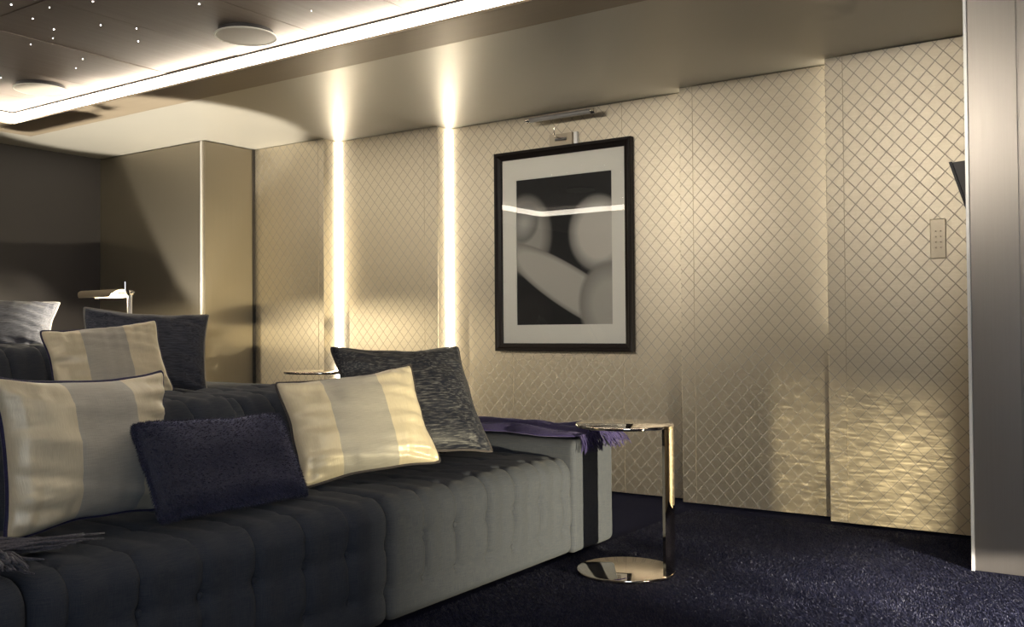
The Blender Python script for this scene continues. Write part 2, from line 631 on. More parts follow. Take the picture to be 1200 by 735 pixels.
# soffit: four slabs around the tray, split where the wooden band begins
BW = 0.245      # wooden band width
bm = bmesh.new()
ox0, ox1, oy0, oy1 = TX0 - BW, TX1 + BW, TY0 - BW, TY1 + BW
for a in ((XL, XR, oy1, YW), (XL, XR, YB, oy0), (XL, ox0, oy0, oy1), (ox1, XR, oy0, oy1)):
    box(bm, a[0], a[1], a[2], a[3], ZC, 2.4)
ceil = struct(link('ceiling', bm, 'soffit_metal'))
g = 0.004
bands = (('x', ox0 + g, ox1 - g, TY1, oy1 - g), ('x', ox0 + g, ox1 - g, oy0 + g, TY0), ('y', ox0 + g, TX0, TY0, TY1), ('y', TX1, ox1 - g, TY0, TY1))
for _, a, b, c, d in bands:
    link('cove_band', bx(a, b, c, d, ZC - 0.002, 2.39, bev=0.002, seg=1), 'cove_wood', ceil)
# luminous riser and its little lip
LIP = 0.014
for a, b, c, d in ((TX0, TX1, TY1 - LIP, TY1), (TX0, TX1, TY0, TY0 + LIP), (TX0, TX0 + LIP, TY0, TY1), (TX1 - LIP, TX1, TY0, TY1)):
    link('cove_lip', bx(a, b, c, d, ZC - 0.002, ZC + 0.008), 'cove_wood', ceil)
for a, b, c, d in ((TX0 + .004, TX1 - .004, TY1 - .006, TY1 - .001), (TX0 + .004, TX1 - .004, TY0 + .001, TY0 + .006), (TX0 + .001, TX0 + .006, TY0 + .006, TY1 - .006), (TX1 - .006, TX1 - .001, TY0 + .006, TY1 - .006)):
    link('cove_light', bx(a, b, c, d, ZC + 0.008, ZT - 0.010), 'cove_glow', ceil)
    link('cove_edge', bx(a, b, c, d, ZT - 0.010, ZT + 0.02), 'charcoal', ceil)
# tray ceiling: separate veneered panels with open joints over a dark backing
link('tray_backing', bx(TX0, TX1, TY0, TY1, ZT + 0.03, ZT + 0.06), 'black', ceil)
xs = [TX0 + 0.004, -5.285, -4.735, -4.187, -3.645, -3.092, -2.555, -2.01, -1.46, -0.91, -0.36, 0.19, 0.74, TX1 - 0.004]
ys = [TY0 + 0.004, 1.22, 2.094, TY1 - 0.004]
panels = []
for j in range(3):
    for i in range(len(xs) - 1):
        zz = ZT + (0.003 if (i * 5 + j * 3) % 4 == 1 else 0.0)
        gx = 0.0015 if i != 4 else 0.004
        gl = 0.006 if i == 4 else 0.0015
        o = link('ceiling_panel', bx(xs[i] + gl, xs[i + 1] - 0.0025, ys[j] + 0.004, ys[j + 1] - 0.004, zz, zz + 0.03, bev=0.0015, seg=1), 'ceiling_wood', ceil)
        panels.append((xs[i], xs[i + 1], ys[j], ys[j + 1], zz, o))
stars = [(-3.858, 2.064), (-3.772, 2.177), (-3.963, 2.213), (-4.028, 2.345), (-4.154, 2.414), (-4.317, 2.401), (-3.554, 2.234), (-3.807, 2.43), (-3.721, 2.548), (-3.879, 2.665), (-4.34, 2.675), (-4.514, 2.745), (-3.228, 2.5), (-2.916, 2.823), (-5.004, 2.624)]
stars = [(x * 0.9895, y * 0.9895) for x, y in stars]
for k in range(46):
    stars.append((random.uniform(-5.2, 0.8), random.uniform(0.5, 1.6)))
sm = None
for k, (x, y) in enumerate(stars):
    for p in panels:
        if p[0] <= x < p[1] and p[2] <= y < p[3]:
            r = 0.0019 if k % 3 else 0.0027
            bm = bmesh.new()
            lathe(bm, (x, y, p[4] - 0.003), [(r * 0.6, 0), (r, 0.001), (r, 0.004)], 8)
            link('star_light', bm, 'star_glow', p[5])
            break


def ceiling_speaker(x, y, label):
    t = thing('ceiling_speaker', label, 'speaker', (x, y, ZT))
    bm = bmesh.new()
    lathe(bm, (x, y, ZT - 0.019), [(0.115, 0), (0.118, 0.001), (0.118, 0.019)], 48)
    link('housing', bm, 'charcoal', t, True, 40)
    bm = bmesh.new()
    lathe(bm, (x, y, ZT - 0.026), [(0.128, 0), (0.1285, 0.0005), (0.1285, 0.006), (0.128, 0.0065)], 64)
    link('grille', bm, 'white_grille', t, True, 40)
    bm = bmesh.new()
    tube(bm, [(x + 0.131 * math.cos(2 * PI * k / 64), y + 0.131 * math.sin(2 * PI * k / 64), ZT - 0.024) for k in range(64)], 0.004, 8, closed=True)
    link('rim', bm, 'mat_board', t, True)
    return t


ceiling_speaker(-3.315, 2.815, 'round white ceiling speaker nearest the picture wall light cove, larger in view')
ceiling_speaker(-4.935, 2.80, 'round white ceiling speaker far back, next to the cove corner')
ceiling_speaker(-4.45, 1.585, 'round ceiling speaker seen only mirrored in the picture glass')

# wall panels -------------------------------------------------------
PZ0, PZ1 = 0.012, 2.159
PT = 0.032


def wall_panel(x0, x1, y, seams, back=None, z1=PZ1):
    yb = y + PT if back is None else back
    o = link('wall_panel', bx(x0, x1, y, yb, PZ0, z1, bev=0.0015, seg=1), 'wallpaper', wp)
    for s in seams:
        link('seam_trim', bx(s - 0.0015, s + 0.0015, y - 0.0012, y + 0.004, PZ0 + 0.002, z1 - 0.002), 'plate', o)
    return o


p1 = wall_panel(-5.125, -4.463, 4.425, (-4.515,), back=4.545)
p2 = wall_panel(-4.60, -3.630, 4.560, (-3.735,), back=4.660)
p3 = wall_panel(-3.75, -1.95, 4.675, (-3.162, -2.426))
p4 = wall_panel(-2.045, -1.20, 4.585, (-1.972,))
p5 = wall_panel(-1.265, 0.3, 4.480, (-1.185,))
for p, x0, x1, y0, y1 in ((p2, -4.462, -4.452, 4.546, 4.559), (p3, -3.629, -3.619, 4.661, 4.674), (p3, -2.038, -2.030, 4.622, 4.672), (p4, -1.258, -1.250, 4.515, 4.580)):
    hid = x0 > -3
    link('led_strip', bx(x0, x1, y0, y1, 0.9 if hid else PZ0 + 0.01, ZC - 0.004), 'strip_dim' if hid else 'strip_glow', p)
# deep satin metal panels at the far left
mp = link('metal_panel', bx(XL, -5.152, 4.010, 4.05, 0.155, ZC - 0.006), 'satin_metal', wp)
mp2 = link('metal_panel', bx(-5.152, -5.125, 4.012, 4.56, 0.155, ZC - 0.006), 'satin_metal', wp)
struct(link('trim_1', bx(-5.160, -5.150, 4.002, 4.012, 0.155, ZC - 0.002), 'edge_metal'))
struct(link('trim_2', bx(-5.127, -5.118, 4.405, 4.425, 0.155, ZC - 0.006), 'charcoal'))
# metal pier on the right
pier = struct(link('wall_pier', bx(-0.575, 0.75, 3.905, YW, 0.0, ZC), 'grey_metal'))
link('metal_panel', bx(-0.572, -0.411, 3.897, 3.905, 0.002, ZC - 0.002, bev=0.001, seg=1), 'grey_metal', pier)
link('metal_panel', bx(-0.405, 0.40, 3.897, 3.905, 0.002, ZC - 0.002, bev=0.001, seg=1), 'grey_metal', pier)
struct(link('trim_3', bx(-0.586, -0.575, 3.893, 3.912, 0.0, ZC), 'edge_metal'))

# carpet pile in the near, open part of the floor ------------------------
bm_v, bm_f = [], []
rng = random.Random(3)
NP = 230000
for i in range(NP):
    y = rng.uniform(1.7, 4.45)
    x = rng.uniform(-1.95, 0.02)
    if x > -0.09 * y + 0.1 or (y > 3.88 and x > -0.6):
        continue
    a = rng.uniform(0, PI)
    h = rng.uniform(0.003, 0.0055)
    wd = rng.uniform(0.0007, 0.0014)
    n1 = noise.noise(Vector((x * 2.2, y * 3.5, 0)))
    lx, ly = -0.003 + 0.008 * n1 + rng.gauss(0, 0.002), 0.006 * noise.noise(Vector((x * 3, y * 2, 9))) + rng.gauss(0, 0.002)
    k = len(bm_v)
    ca, sa = math.cos(a) * wd, math.sin(a) * wd
    bm_v += [(x - ca, y - sa, 0), (x + ca, y + sa, 0), (x + lx + ca * .4, y + ly + sa * .4, h), (x + lx - ca * .4, y + ly - sa * .4, h)]
    bm_f.append((k, k + 1, k + 2, k + 3))
me = bpy.data.meshes.new('carpet_pile')
me.from_pydata(bm_v, [], bm_f)
me.materials.append(MAT['carpet_pile'])
o = bpy.data.objects.new('carpet_pile', me)
C.objects.link(o)
o.parent = floor
o['kind'] = 'stuff'

# ------------------------------------------------------------------ sofa
SP = 0.169
PLEAT0 = 2.345


def pleat(dy):
    """dy: distance to nearest pleat line"""
    a = abs(dy)
    return -0.022 * math.exp(-(a / 0.009) ** 1.1) + 0.009 * (1 - (a / (SP / 2)) ** 2) - 0.003


def near(y):
    k = round((y - PLEAT0) / SP)
    return y - (PLEAT0 + k * SP), k


def sm01(x, a, b):
    t = min(1, max(0, (x - a) / (b - a)))
    return t * t * (3 - 2 * t)


def seat_disp(p, t):
    x, z = p.x, p.y
    if z < 0.03 or x < -2.75:
        return 0.0
    dy, k = near(t)
    # s: length along front (upwards) then over the top (backwards)
    if z < 0.33:
        s = z
    else:
        s = 0.33 + max(0, -1.92 - x) + (z - 0.33) * 0.6
    wig = 0.006 * noise.noise(Vector((k * 3.1, s * 7, 2)))
    dy -= wig
    wgt = sm01(s, 0.09, 0.17)
    d = pleat(dy) * wgt
    for row in (0.123, 0.262, 0.45, 0.63):
        r2_ = (dy / 0.022) ** 2 + ((s - row) / 0.020) ** 2
        d -= 0.013 * math.exp(-r2_)
        d -= 0.0045 * math.exp(-((s - row) / 0.022) ** 2) * (1 if row < 0.3 else .6)
    d += 0.006 * noise.noise(Vector((x * 4, t * 5, z * 4))) * wgt
    if z > 0.33:
        d += 0.008 * noise.noise(Vector((x * 2.2, t * 1.8, 5)))
    return d


def back_disp(p, t):
    x, z = p.x, p.y
    if x < -2.93 or z < 0.3:
        return 0.0
    dy, k = near(t + 0.04)
    s = z if (x > -2.66 and z < 0.64) else 0.66 + max(0, -2.62 - x)
    dy -= 0.006 * noise.noise(Vector((k * 2.7, s * 6, 7)))
    d = pleat(dy) * 1.1
    for row in (0.52, 0.68, 0.84):
        d -= 0.014 * math.exp(-((dy / 0.022) ** 2 + ((s - row) / 0.022) ** 2))
        d -= 0.004 * math.exp(-((s - row) / 0.025) ** 2)
    return d + 0.006 * noise.noise(Vector((x * 3, t * 3, z * 3)))


def make_sofa():
    t = thing('sofa', 'long low tufted charcoal sofa in the front row, beside the mirror side table', 'sofa', (-2.4, 1.6, 0), 'tufted cinema sofas')
    pl = bx(-2.95, -2.02, -0.28, 3.50, 0.0, 0.05)
    link('plinth', pl, 'black', t)
    seat_prof = rounded_poly([(-2.90, 0.022), (-2.90, 0.395), (-1.92, 0.400), (-1.92, 0.022)], [0.02, 0.02, 0.075, 0.035])
    for y0, y1 in ((2.178, 3.262), (1.078, 2.174), (-0.02, 1.074)):
        bm = bmesh.new()
        sweep(bm, seat_prof, y0, y1, lambda q, tt: (q.x, tt, q.y), 0.035, 0.009, seat_disp)
        link('seat', bm, 'sofa_fabric', t, True, 60)
    back_prof = rounded_poly([(-2.98, 0.36), (-2.96, 0.70), (-2.58, 0.685), (-2.44, 0.36)], [0.02, 0.07, 0.08, 0.02], 0.014)
    for y0, y1 in ((2.178, 3.262), (1.078, 2.174), (-0.02, 1.074)):
        bm = bmesh.new()
        sweep(bm, back_prof, y0, y1, lambda q, tt: (q.x, tt, q.y), 0.035, 0.009, back_disp)
        link('backrest', bm, 'sofa_fabric', t, True, 60)

    def arm_disp(p, tt):
        return 0.004 * noise.noise(Vector((p.x * 6, p.y * 6, tt * 5)))
    for y0, y1 in ((3.255, 3.585), (-0.345, -0.015)):
        prof = rounded_poly([(y0, 0.022), (y0, 0.468), (y1, 0.468), (y1, 0.022)], [0.02, 0.045, 0.03, 0.03])
        bm = bmesh.new()
        sweep(bm, prof, -2.97, -1.915, lambda q, tt: (tt, q.x, q.y), 0.022, 0.02, arm_disp)
        a = link('arm', bm, 'sofa_fabric', t, True, 60)
        pp = rounded_poly([(y0 + .012, 0.06), (y0 + .012, 0.452), (y1 - .012, 0.452), (y1 - .012, 0.06)], [0.02, 0.04, 0.03, 0.03])
        bm = bmesh.new()
        tube(bm, [(-1.921, q.x, q.y) for q in pp], 0.0035, 6, closed=True)
        link('piping', bm, 'sofa_fabric', a, True)
    # covered buttons on the front
    bmb = bmesh.new()
    bmesh.ops.create_uvsphere(bmb, u_segments=10, v_segments=6, radius=0.009)
    bmesh.ops.scale(bmb, vec=(0.5, 1, 1), verts=bmb.verts)
    mb = bpy.data.meshes.new('button')
    bmb.to_mesh(mb)
    bmb.free()
    mb.materials.append(MAT['sofa_fabric'])
    for s in [c for c in t.children if c.name.startswith('seat')]:
        ys_ = [v.co.y for v in s.data.vertices]
        lo, hi = min(ys_) + 1.6, max(ys_) + 1.6
        for k in range(-20, 8):
            y = PLEAT0 + k * SP
            if lo + 0.03 < y < hi - 0.03:
                for z in (0.123, 0.262):
                    b = bpy.data.objects.new('button', mb)
                    C.objects.link(b)
                    b.parent = s
                    b.location = (-1.938 + 2.4, y - 1.6, z)
    return t


sofa = make_sofa()
SHIFT = Vector((-1.75, 0.0, 0.155))
sofa2 = copy_thing(sofa, SHIFT, 'tufted charcoal sofa on the raised row behind the front sofa')

# bench along the far left wall (its seat carries one blue pillow)
t = thing('bench', 'upholstered dark bench against the far left wall behind the sofas', 'bench', (-5.8, 1.6, 0.31))
prof = rounded_poly([(-6.27, 0.37), (-6.27, 0.752), (-5.36, 0.752), (-5.36, 0.37)], [0.03, 0.05, 0.06, 0.03], 0.02)
bm = bmesh.new()
sweep(bm, prof, -0.2, 3.42, lambda q, tt: (q.x, tt, q.y), 0.04, 0.03, lambda p, tt: 0.6 * pleat(near(tt)[0]) if p.y > 0.45 else 0)
link('seat', bm, 'sofa_fabric', t, True, 60)
link('plinth', bx(-6.2, -5.42, -0.1, 3.34, 0.31, 0.385), 'black', t)


# ------------------------------------------------------------------ pillows
def frame(yaw, lean, roll):
    cl, sl = math.cos(lean), math.sin(lean)
    u = Vector((0, 1, 0))
    v = Vector((-sl, 0, cl))
    n = Vector((cl, 0, sl))
    u, v = u * math.cos(roll) + v * math.sin(roll), -u * math.sin(roll) + v * math.cos(roll)
    R = Matrix.Rotation(yaw, 3, 'Z')
    return R @ u, R @ v, R @ n


def pillow(name, label, c, ylr, w, h, T, mat, cord, cat='pillow', group=None, seed=0, conc=0.11, wr=2.6, N=44, fur=False):
    u, v, n = frame(*[math.radians(a) for a in ylr])
    t = bpy.data.objects.new(name, None)
    C.objects.link(t)
    Mx = Matrix((u, v, n)).transposed().to_4x4()
    Mx.translation = Vector(c)
    t.matrix_world = Mx
    t.empty_display_size = 0.1
    t['label'] = label
    t['category'] = cat
    if group:
        t['group'] = group

    def outline(a, b):
        q = (abs(a) ** 6) * (abs(b) ** 6)
        s = 1 - 0.055 * q
        x = w / 2 * a * (1 - conc * (1 - abs(b) ** 2.6) * abs(a)) * s
        y = h / 2 * b * (1 - conc * 1.25 * (1 - abs(a) ** 2.6) * abs(b)) * s
        x += 0.006 * noise.noise(Vector((b * 2.2, a, seed)))
        y += 0.006 * noise.noise(Vector((a * 2.2, b, seed + 5)))
        return x, y
    bm = bmesh.new()
    grid = {}
    for side in (1, -1):
        for i in range(N + 1):
            for j in range(N + 1):
                # concentrate samples near edges
                a = math.sin((i / N - 0.5) * PI)
                b = math.sin((j / N - 0.5) * PI)
                edge = i in (0, N) or j in (0, N)
                if side == -1 and edge:
                    grid[(side, i, j)] = grid[(1, i, j)]
                    continue
                x, y = outline(a, b)
                e = (1 - a ** 4) * (1 - b ** 4)
                e2 = (1 - a * a) * (1 - b * b)
                z = T * (0.65 * max(0, e) ** 0.62 + 0.35 * max(0, e2) ** 0.5)
                # gathers running inward from the seams
                ga = math.exp(-((1 - abs(a)) / 0.22)) * (1 - abs(a)) / 0.12
                gb = math.exp(-((1 - abs(b)) / 0.22)) * (1 - abs(b)) / 0.12
                z += wr * 0.010 * ga * noise.noise(Vector((b * 7 + 2 * a, a * 1.2, seed + side)))
                z += wr * 0.007 * gb * noise.noise(Vector((a * 9, b * 1.2, seed + 3 + side)))
                z += 0.014 * e * noise.noise(Vector((a * 1.6, b * 1.6, seed + 9)))
                if edge:
                    z = 0
                grid[(side, i, j)] = bm.verts.new((x, y, side * z))
    for side in (1, -1):
        for i in range(N):
            for j in range(N):
                q = [grid[(side, i, j)], grid[(side, i + 1, j)], grid[(side, i + 1, j + 1)], grid[(side, i, j + 1)]]
                bm.faces.new(q if side == 1 else q[::-1])
    cover = link('cover', bm, mat, t, True)
    if cord:
        pts = []
        for k in range(160):
            s = k / 40
            f = s % 1
            f = math.sin((f - 0.5) * PI)
            a, b = ((f, -1), (1, f), (-f, 1), (-1, -f))[int(s)]
            x, y = outline(a, b)
            pts.append((x, y, 0))
        keep = []
        for p in pts:
            if not keep or (Vector(p) - Vector(keep[-1])).length > 0.004:
                keep.append(p)
        if (Vector(keep[0]) - Vector(keep[-1])).length < 0.004:
            keep.pop()
        bm = bmesh.new()
        tube(bm, keep, 0.0055, 8, closed=True)
        link('piping', bm, cord, t, True)
    if fur:
        vs_, fs_ = [], []
        rg = random.Random(seed)
        me_ = cover.data
        for k in range(26000):
            p = me_.polygons[rg.randrange(len(me_.polygons))]
            ids = [me_.vertices[i].co for i in p.vertices]
            r1, r2_ = rg.random(), rg.random()
            q = (ids[0] * (1 - r1) + ids[1] * r1) * (1 - r2_) + (ids[3] * (1 - r1) + ids[2] * r1) * r2_
            # rows of brushed pile
            rowf = math.sin(q.x * 2 * PI / 0.026)
            if rowf < -0.6 and rg.random() < 0.6:
                continue
            d = (p.normal + Vector((rg.gauss(0.25, .35), rg.gauss(-0.55, .35), rg.gauss(0, .2)))).normalized()
            L = rg.uniform(0.005, 0.010)
            sd = d.cross(Vector((rg.gauss(0, 1), rg.gauss(0, 1), rg.gauss(0, 1)))).normalized() * 0.0009
            kk = len(vs_)
            vs_ += [q - sd, q + sd, q + d * L]
            fs_.append((kk, kk + 1, kk + 2))
        m2 = bpy.data.meshes.new('fur')
        m2.from_pydata([tuple(q) for q in vs_], [], fs_)
        m2.materials.append(MAT['fur_strand'])
        f_ = bpy.data.objects.new('fur', m2)
        C.objects.link(f_)
        f_.parent = t
        f_['kind'] = 'stuff'
    return t


silk_mat('silk_a', 0.092, 0.008)
silk_mat('silk_c', 0.096, -0.004)
silk_mat('silk_e', 0.088, -0.005)
pillow('striped_pillow', 'gold silk pillow with grey centre stripe, lower left behind the navy fur pillow', (-2.285, 1.433, 0.605), (5, 10, -0.7), 0.53, 0.405, 0.075, 'silk_a', 'navy_cord', group='gold striped pillows', seed=1, conc=0.12)
pillow('fur_pillow', 'small navy fur lumbar pillow lying on the front sofa', (-2.135, 1.741, 0.543), (7.5, 26, -2), 0.575, 0.275, 0.055, 'navy_fur', None, seed=2, conc=0.05, wr=0.4, fur=True)
pillow('striped_pillow', 'gold silk pillow with grey centre stripe, leaning on the blue-grey pillow by the arm', (-2.235, 2.376, 0.594), (-31, 29, 6.9), 0.51, 0.395, 0.07, 'silk_c', 'dark_cord', group='gold striped pillows', seed=3)
pillow('slub_pillow', 'large blue-grey ribbed pillow at the arm end of the front sofa', (-2.41, 2.86, 0.635), (-23, 34.7, -0.8), 0.59, 0.52, 0.07, 'silver_slub', 'dark_cord', group='blue slub pillows', seed=4)
pillow('striped_pillow', 'gold silk pillow with grey centre stripe, on the rear sofa row', (-3.757, 2.435, 0.779), (-23, 28, 6.5), 0.502, 0.381, 0.062, 'silk_e', 'navy_cord', group='gold striped pillows', seed=5)
pillow('slub_pillow', 'dark blue pillow with pale piping behind the rear gold pillow', (-4.05, 2.826, 0.819), (-30, 20, -3.8), 0.60, 0.428, 0.06, 'blue_slub', 'pale_cord', group='blue slub pillows', seed=6)
pillow('slub_pillow', 'blue pillow with pale piping at the left edge, below the dark wall', (-5.695, 2.995, 0.955), (-41, 32, -4.8), 0.6, 0.40, 0.07, 'blue_slub', 'pale_cord', group='blue slub pillows', seed=8)


# ------------------------------------------------------------------ mirror side tables
def make_table():
    cx, cy, R_ = -1.655, 3.19, 0.183
    t = thing('side_table', 'round bronze mirror C-shaped side table standing in front of the sofa arm', 'table', (cx, cy, 0), 'mirror side tables')
    bm = bmesh.new()
    lathe(bm, (cx, cy, 0.001), disc_profile(R_, 0.013, 0.003), 96)
    link('base', bm, 'bronze_mirror', t, True, 30)
    bm = bmesh.new()
    lathe(bm, (cx, cy, 0.541), disc_profile(R_, 0.012, 0.003), 96)
    link('table_top', bm, 'bronze_mirror', t, True, 30)
    # curved plate that carries the top, following the rim
    bm = bmesh.new()
    th0, half = math.radians(6), 0.055 / R_
    rings = []
    n = 12
    for k in range(n + 1):
        a = th0 - half + 2 * half * k / n
        ring = []
        for rr in (R_ - 0.001, R_ - 0.013):
            for z in (0.014, 0.541):
                ring.append(bm.verts.new((cx + rr * math.cos(a), cy + rr * math.sin(a), z)))
        rings.append(ring)
    for A, B in zip(rings, rings[1:]):
        for i, j in ((0, 1), (1, 3), (3, 2), (2, 0)):
            bm.faces.new((A[i], A[j], B[j], B[i]))
    for Rg in (rings[0], rings[-1]):
        bm.faces.new((Rg[0], Rg[1], Rg[3], Rg[2]))
    link('stem', bm, 'bronze_mirror', t, True, 30)
    return t


table = make_table()
copy_thing(table, (-1.83, 0.24, 0.155), 'mirror side table on the raised rear row, seen edge-on above the sofa back')

# ------------------------------------------------------------------ reading lamp
lx, ly, lz = -4.95, 3.345, 0.155
t = thing('reading_lamp', 'chrome floor reading lamp with trough shade behind the blue pillow', 'lamp', (lx, ly, lz))
bm = bmesh.new()
lathe(bm, (lx, ly, lz), disc_profile(0.11, 0.018, 0.004), 48)
link('base', bm, 'chrome', t, True, 30)
bm = bmesh.new()
tube(bm, [(lx, ly, lz + 0.018), (lx, ly, 1.125)], 0.013, 16)
link('pole', bm, 'edge_metal', t, True, 30)
bm = bmesh.new()
box(bm, lx - 0.016, lx + 0.016, ly - 0.016, ly + 0.016, 1.125, 1.155, 0.003)
tube(bm, [(lx + 0.05, ly, 1.142), (lx - 0.12, ly, 1.142)], 0.0045, 10)
tube(bm, [(lx - 0.045, ly, 1.142), (lx - 0.045, ly, 1.205)], 0.004, 10)
link('joint', bm, 'chrome', t, True, 30)
bm = bmesh.new()
SR, SX0, SX1, SZ = 0.055, lx - 0.475, lx - 0.075, 1.118
for rad, flip in ((SR, 1), (SR - 0.002, -1)):
    pass
outer, inner = [], []
for k in range(25):
    a = PI * k / 24
    zz = math.sin(a)
    yy = math.cos(a)
    ins = 0.045 * zz
    outer.append([bm.verts.new((x, ly + SR * yy, SZ + SR * 0.85 * zz)) for x in (SX0 + 0.045 - ins, SX1 - 0.045 + ins)])
    inner.append([bm.verts.new((x, ly + (SR - .0025) * yy, SZ + (SR - .0025) * 0.85 * zz)) for x in (SX0 + 0.045 - ins, SX1 - 0.045 + ins)])
for A, B in ((outer, 1), (inner, -1)):
    for p, q in zip(A, A[1:]):
        bm.faces.new((p[0], p[1], q[1], q[0]))
for k in range(24):
    for e in (0, 1):
        bm.faces.new((outer[k][e], outer[k + 1][e], inner[k + 1][e], inner[k][e]))
for k in (0, 24):
    bm.faces.new((outer[k][0], outer[k][1], inner[k][1], inner[k][0]))
shade = link('shade', bm, 'plate', t, True, 40)
bm = bmesh.new()
tube(bm, [(SX0 + 0.10, ly, SZ + 0.018), (SX1 - 0.10, ly, SZ + 0.018)], 0.008, 12)
link('bulb', bm, 'bulb_glow', t, True, 40)
d = bpy.data.lights.new('lamp_light', 'POINT')
d.energy = 45.0
d.color = (1.0, 0.86, 0.60)
d.shadow_soft_size = 0.012
lo = bpy.data.objects.new('lamp_light', d)
C.objects.link(lo)
lo.parent = t
lo.location = ((SX0 + SX1) / 2 - lx, 0, SZ + 0.010 - lz)

# ------------------------------------------------------------------ framed print and picture light
PY = 4.674
t = thing('framed_print', 'large dark framed black and white print with cream mount on the gold wall', 'picture', (-2.808, PY, 0.783))
X0, X1, Z0, Z1 = -3.264, -2.356, 0.783, 1.957
FW, FD = 0.046, 0.040
yf = PY - FD


def frame_rail(a, b, ina, inb):
    """mitred rail with a raised outer lip; a,b outer corners, ina,inb inner corners (x,z)"""
    bm = bmesh.new()

    def lerp(p, q, f):
        return (p[0] + (q[0] - p[0]) * f, p[1] + (q[1] - p[1]) * f)
    sec = ((0, PY), (0, yf + 0.004), (0.10, yf), (0.35, yf), (0.55, yf + 0.008), (0.92, yf + 0.014), (1.0, yf + 0.018), (1.0, PY))
    A = [bm.verts.new((lerp(a, ina, f)[0], y, lerp(a, ina, f)[1])) for f, y in sec]
    B = [bm.verts.new((lerp(b, inb, f)[0], y, lerp(b, inb, f)[1])) for f, y in sec]
    n = len(sec)
    for i in range(n):
        bm.faces.new((A[i], A[(i + 1) % n], B[(i + 1) % n], B[i]))
    bm.faces.new(A)
    bm.faces.new(B[::-1])
    link('frame_rail', bm, 'frame_dark', t)


co = [(X0, Z0), (X1, Z0), (X1, Z1), (X0, Z1)]
ci = [(X0 + FW, Z0 + FW), (X1 - FW, Z0 + FW), (X1 - FW, Z1 - FW), (X0 + FW, Z1 - FW)]
for k in range(4):
    frame_rail(co[k], co[(k + 1) % 4], ci[k], ci[(k + 1) % 4])
QX0, QX1, QZ0, QZ1 = -3.120, -2.487, 0.936, 1.787
bm = bmesh.new()
for a in ((X0 + .03, QX0, Z0 + .03, Z1 - .03), (QX1, X1 - .03, Z0 + .03, Z1 - .03), (QX0, QX1, Z0 + .03, QZ0), (QX0, QX1, QZ1, Z1 - .03)):
    box(bm, a[0], a[1], PY - 0.012, PY - 0.008, a[2], a[3])
link('mount', bm, 'mat_board', t)
bm = bx(QX0 - 0.004, QX1 + 0.004, PY - 0.007, PY - 0.004, QZ0 - 0.004, QZ1 + 0.004)
o = link('print', bm, 'print', t)
# the print's shader works in place coordinates: keep mesh in place coordinates
for v in o.data.vertices:
    v.co += Vector((-2.808, PY, 0.783))
o.location = -Vector((-2.808, PY, 0.783))
bm = bmesh.new()
bm.faces.new([bm.verts.new(p) for p in ((X0 + FW - .004, PY - .020, Z0 + FW - .004), (X1 - FW + .004, PY - .020, Z0 + FW - .004), (X1 - FW + .004, PY - .020, Z1 - FW + .004), (X0 + FW - .004, PY - .020, Z1 - FW + .004))])
link('glass', bm, 'picture_glass', t)

t = thing('picture_light', 'brushed metal picture light mounted above the framed print', 'lamp', (-2.80, PY, 1.957))
link('wall_plate', bx(-2.888, -2.735, PY - 0.014, PY, 1.958, 2.03, bev=0.002, seg=1), 'plate', t)
link('end_cap', bx(-2.722, -2.698, PY - 0.020, PY, 1.958, 2.028, bev=0.002, seg=1), 'edge_metal', t)
bm = bmesh.new()
tube(bm, [(-2.80, PY - 0.02, 1.995), (-2.80, PY - 0.085, 1.999), (-2.80, PY - 0.10, 2.012), (-2.80, PY - 0.10, 2.105)], 0.004, 10)
link('arm', bm, 'chrome', t, True)
bm = bmesh.new()
tube(bm, [(-2.84, PY - 0.022, 1.995), (-2.77, PY - 0.022, 1.995)], 0.008, 12)
link('pivot', bm, 'grey_tube', t, True, 30)
bm = bmesh.new()
tube(bm, [(-2.975, PY - 0.10, 2.108), (-2.545, PY - 0.10, 2.108)], 0.014, 16)
link('tube', bm, 'grey_tube', t, True, 30)
for a in (-2.985, -2.560):
    bm = bmesh.new()
    tube(bm, [(a, PY - 0.10, 2.108), (a + 0.025, PY - 0.10, 2.108)], 0.0165, 16)
    link('tube_cap', bm, 'chrome', t, True, 30)

# ------------------------------------------------------------------ switch plate and speaker on the right
t = thing('switch_plate', 'slim champagne keypad plate on the right-hand wall panel', 'switch', (-0.785, 4.48, 1.203))
link('plate', bx(-0.818, -0.754, 4.472, 4.480, 1.203, 1.376, bev=0.002, seg=1), 'plate', t)
for i in range(2):
    for k in range(4):
        xk, zk = -0.797 + 0.020 * i, 1.248 + 0.024 * k
        link('button', bx(xk, xk + 0.005, 4.4705, 4.472, zk, zk + 0.005), 'plate_dark', t)

t = thing('wall_speaker', 'black tilted speaker fixed to the side of the grey metal pier', 'speaker', (-0.586, 4.16, 1.36))


def prism(pts, y0, y1):
    bm = bmesh.new()
    A = [bm.verts.new((x, y0, z)) for x, z in pts]
    B = [bm.verts.new((x, y1, z)) for x, z in pts]
    n = len(pts)
    for i in range(n):
        bm.faces.new((A[i], A[(i + 1) % n], B[(i + 1) % n], B[i]))
    bm.faces.new(A)
    bm.faces.new(B[::-1])
    return bm


link('body', prism([(-0.655, 1.548), (-0.600, 1.552), (-0.592, 1.362), (-0.598, 1.360)], 4.05, 4.25), 'charcoal', t)
link('grille', prism([(-0.668, 1.550), (-0.657, 1.551), (-0.600, 1.357), (-0.607, 1.354)], 4.045, 4.255), 'black', t)
link('bracket', bx(-0.604, -0.5865, 4.13, 4.17, 1.45, 1.575, bev=0.003, seg=1), 'chrome', t)


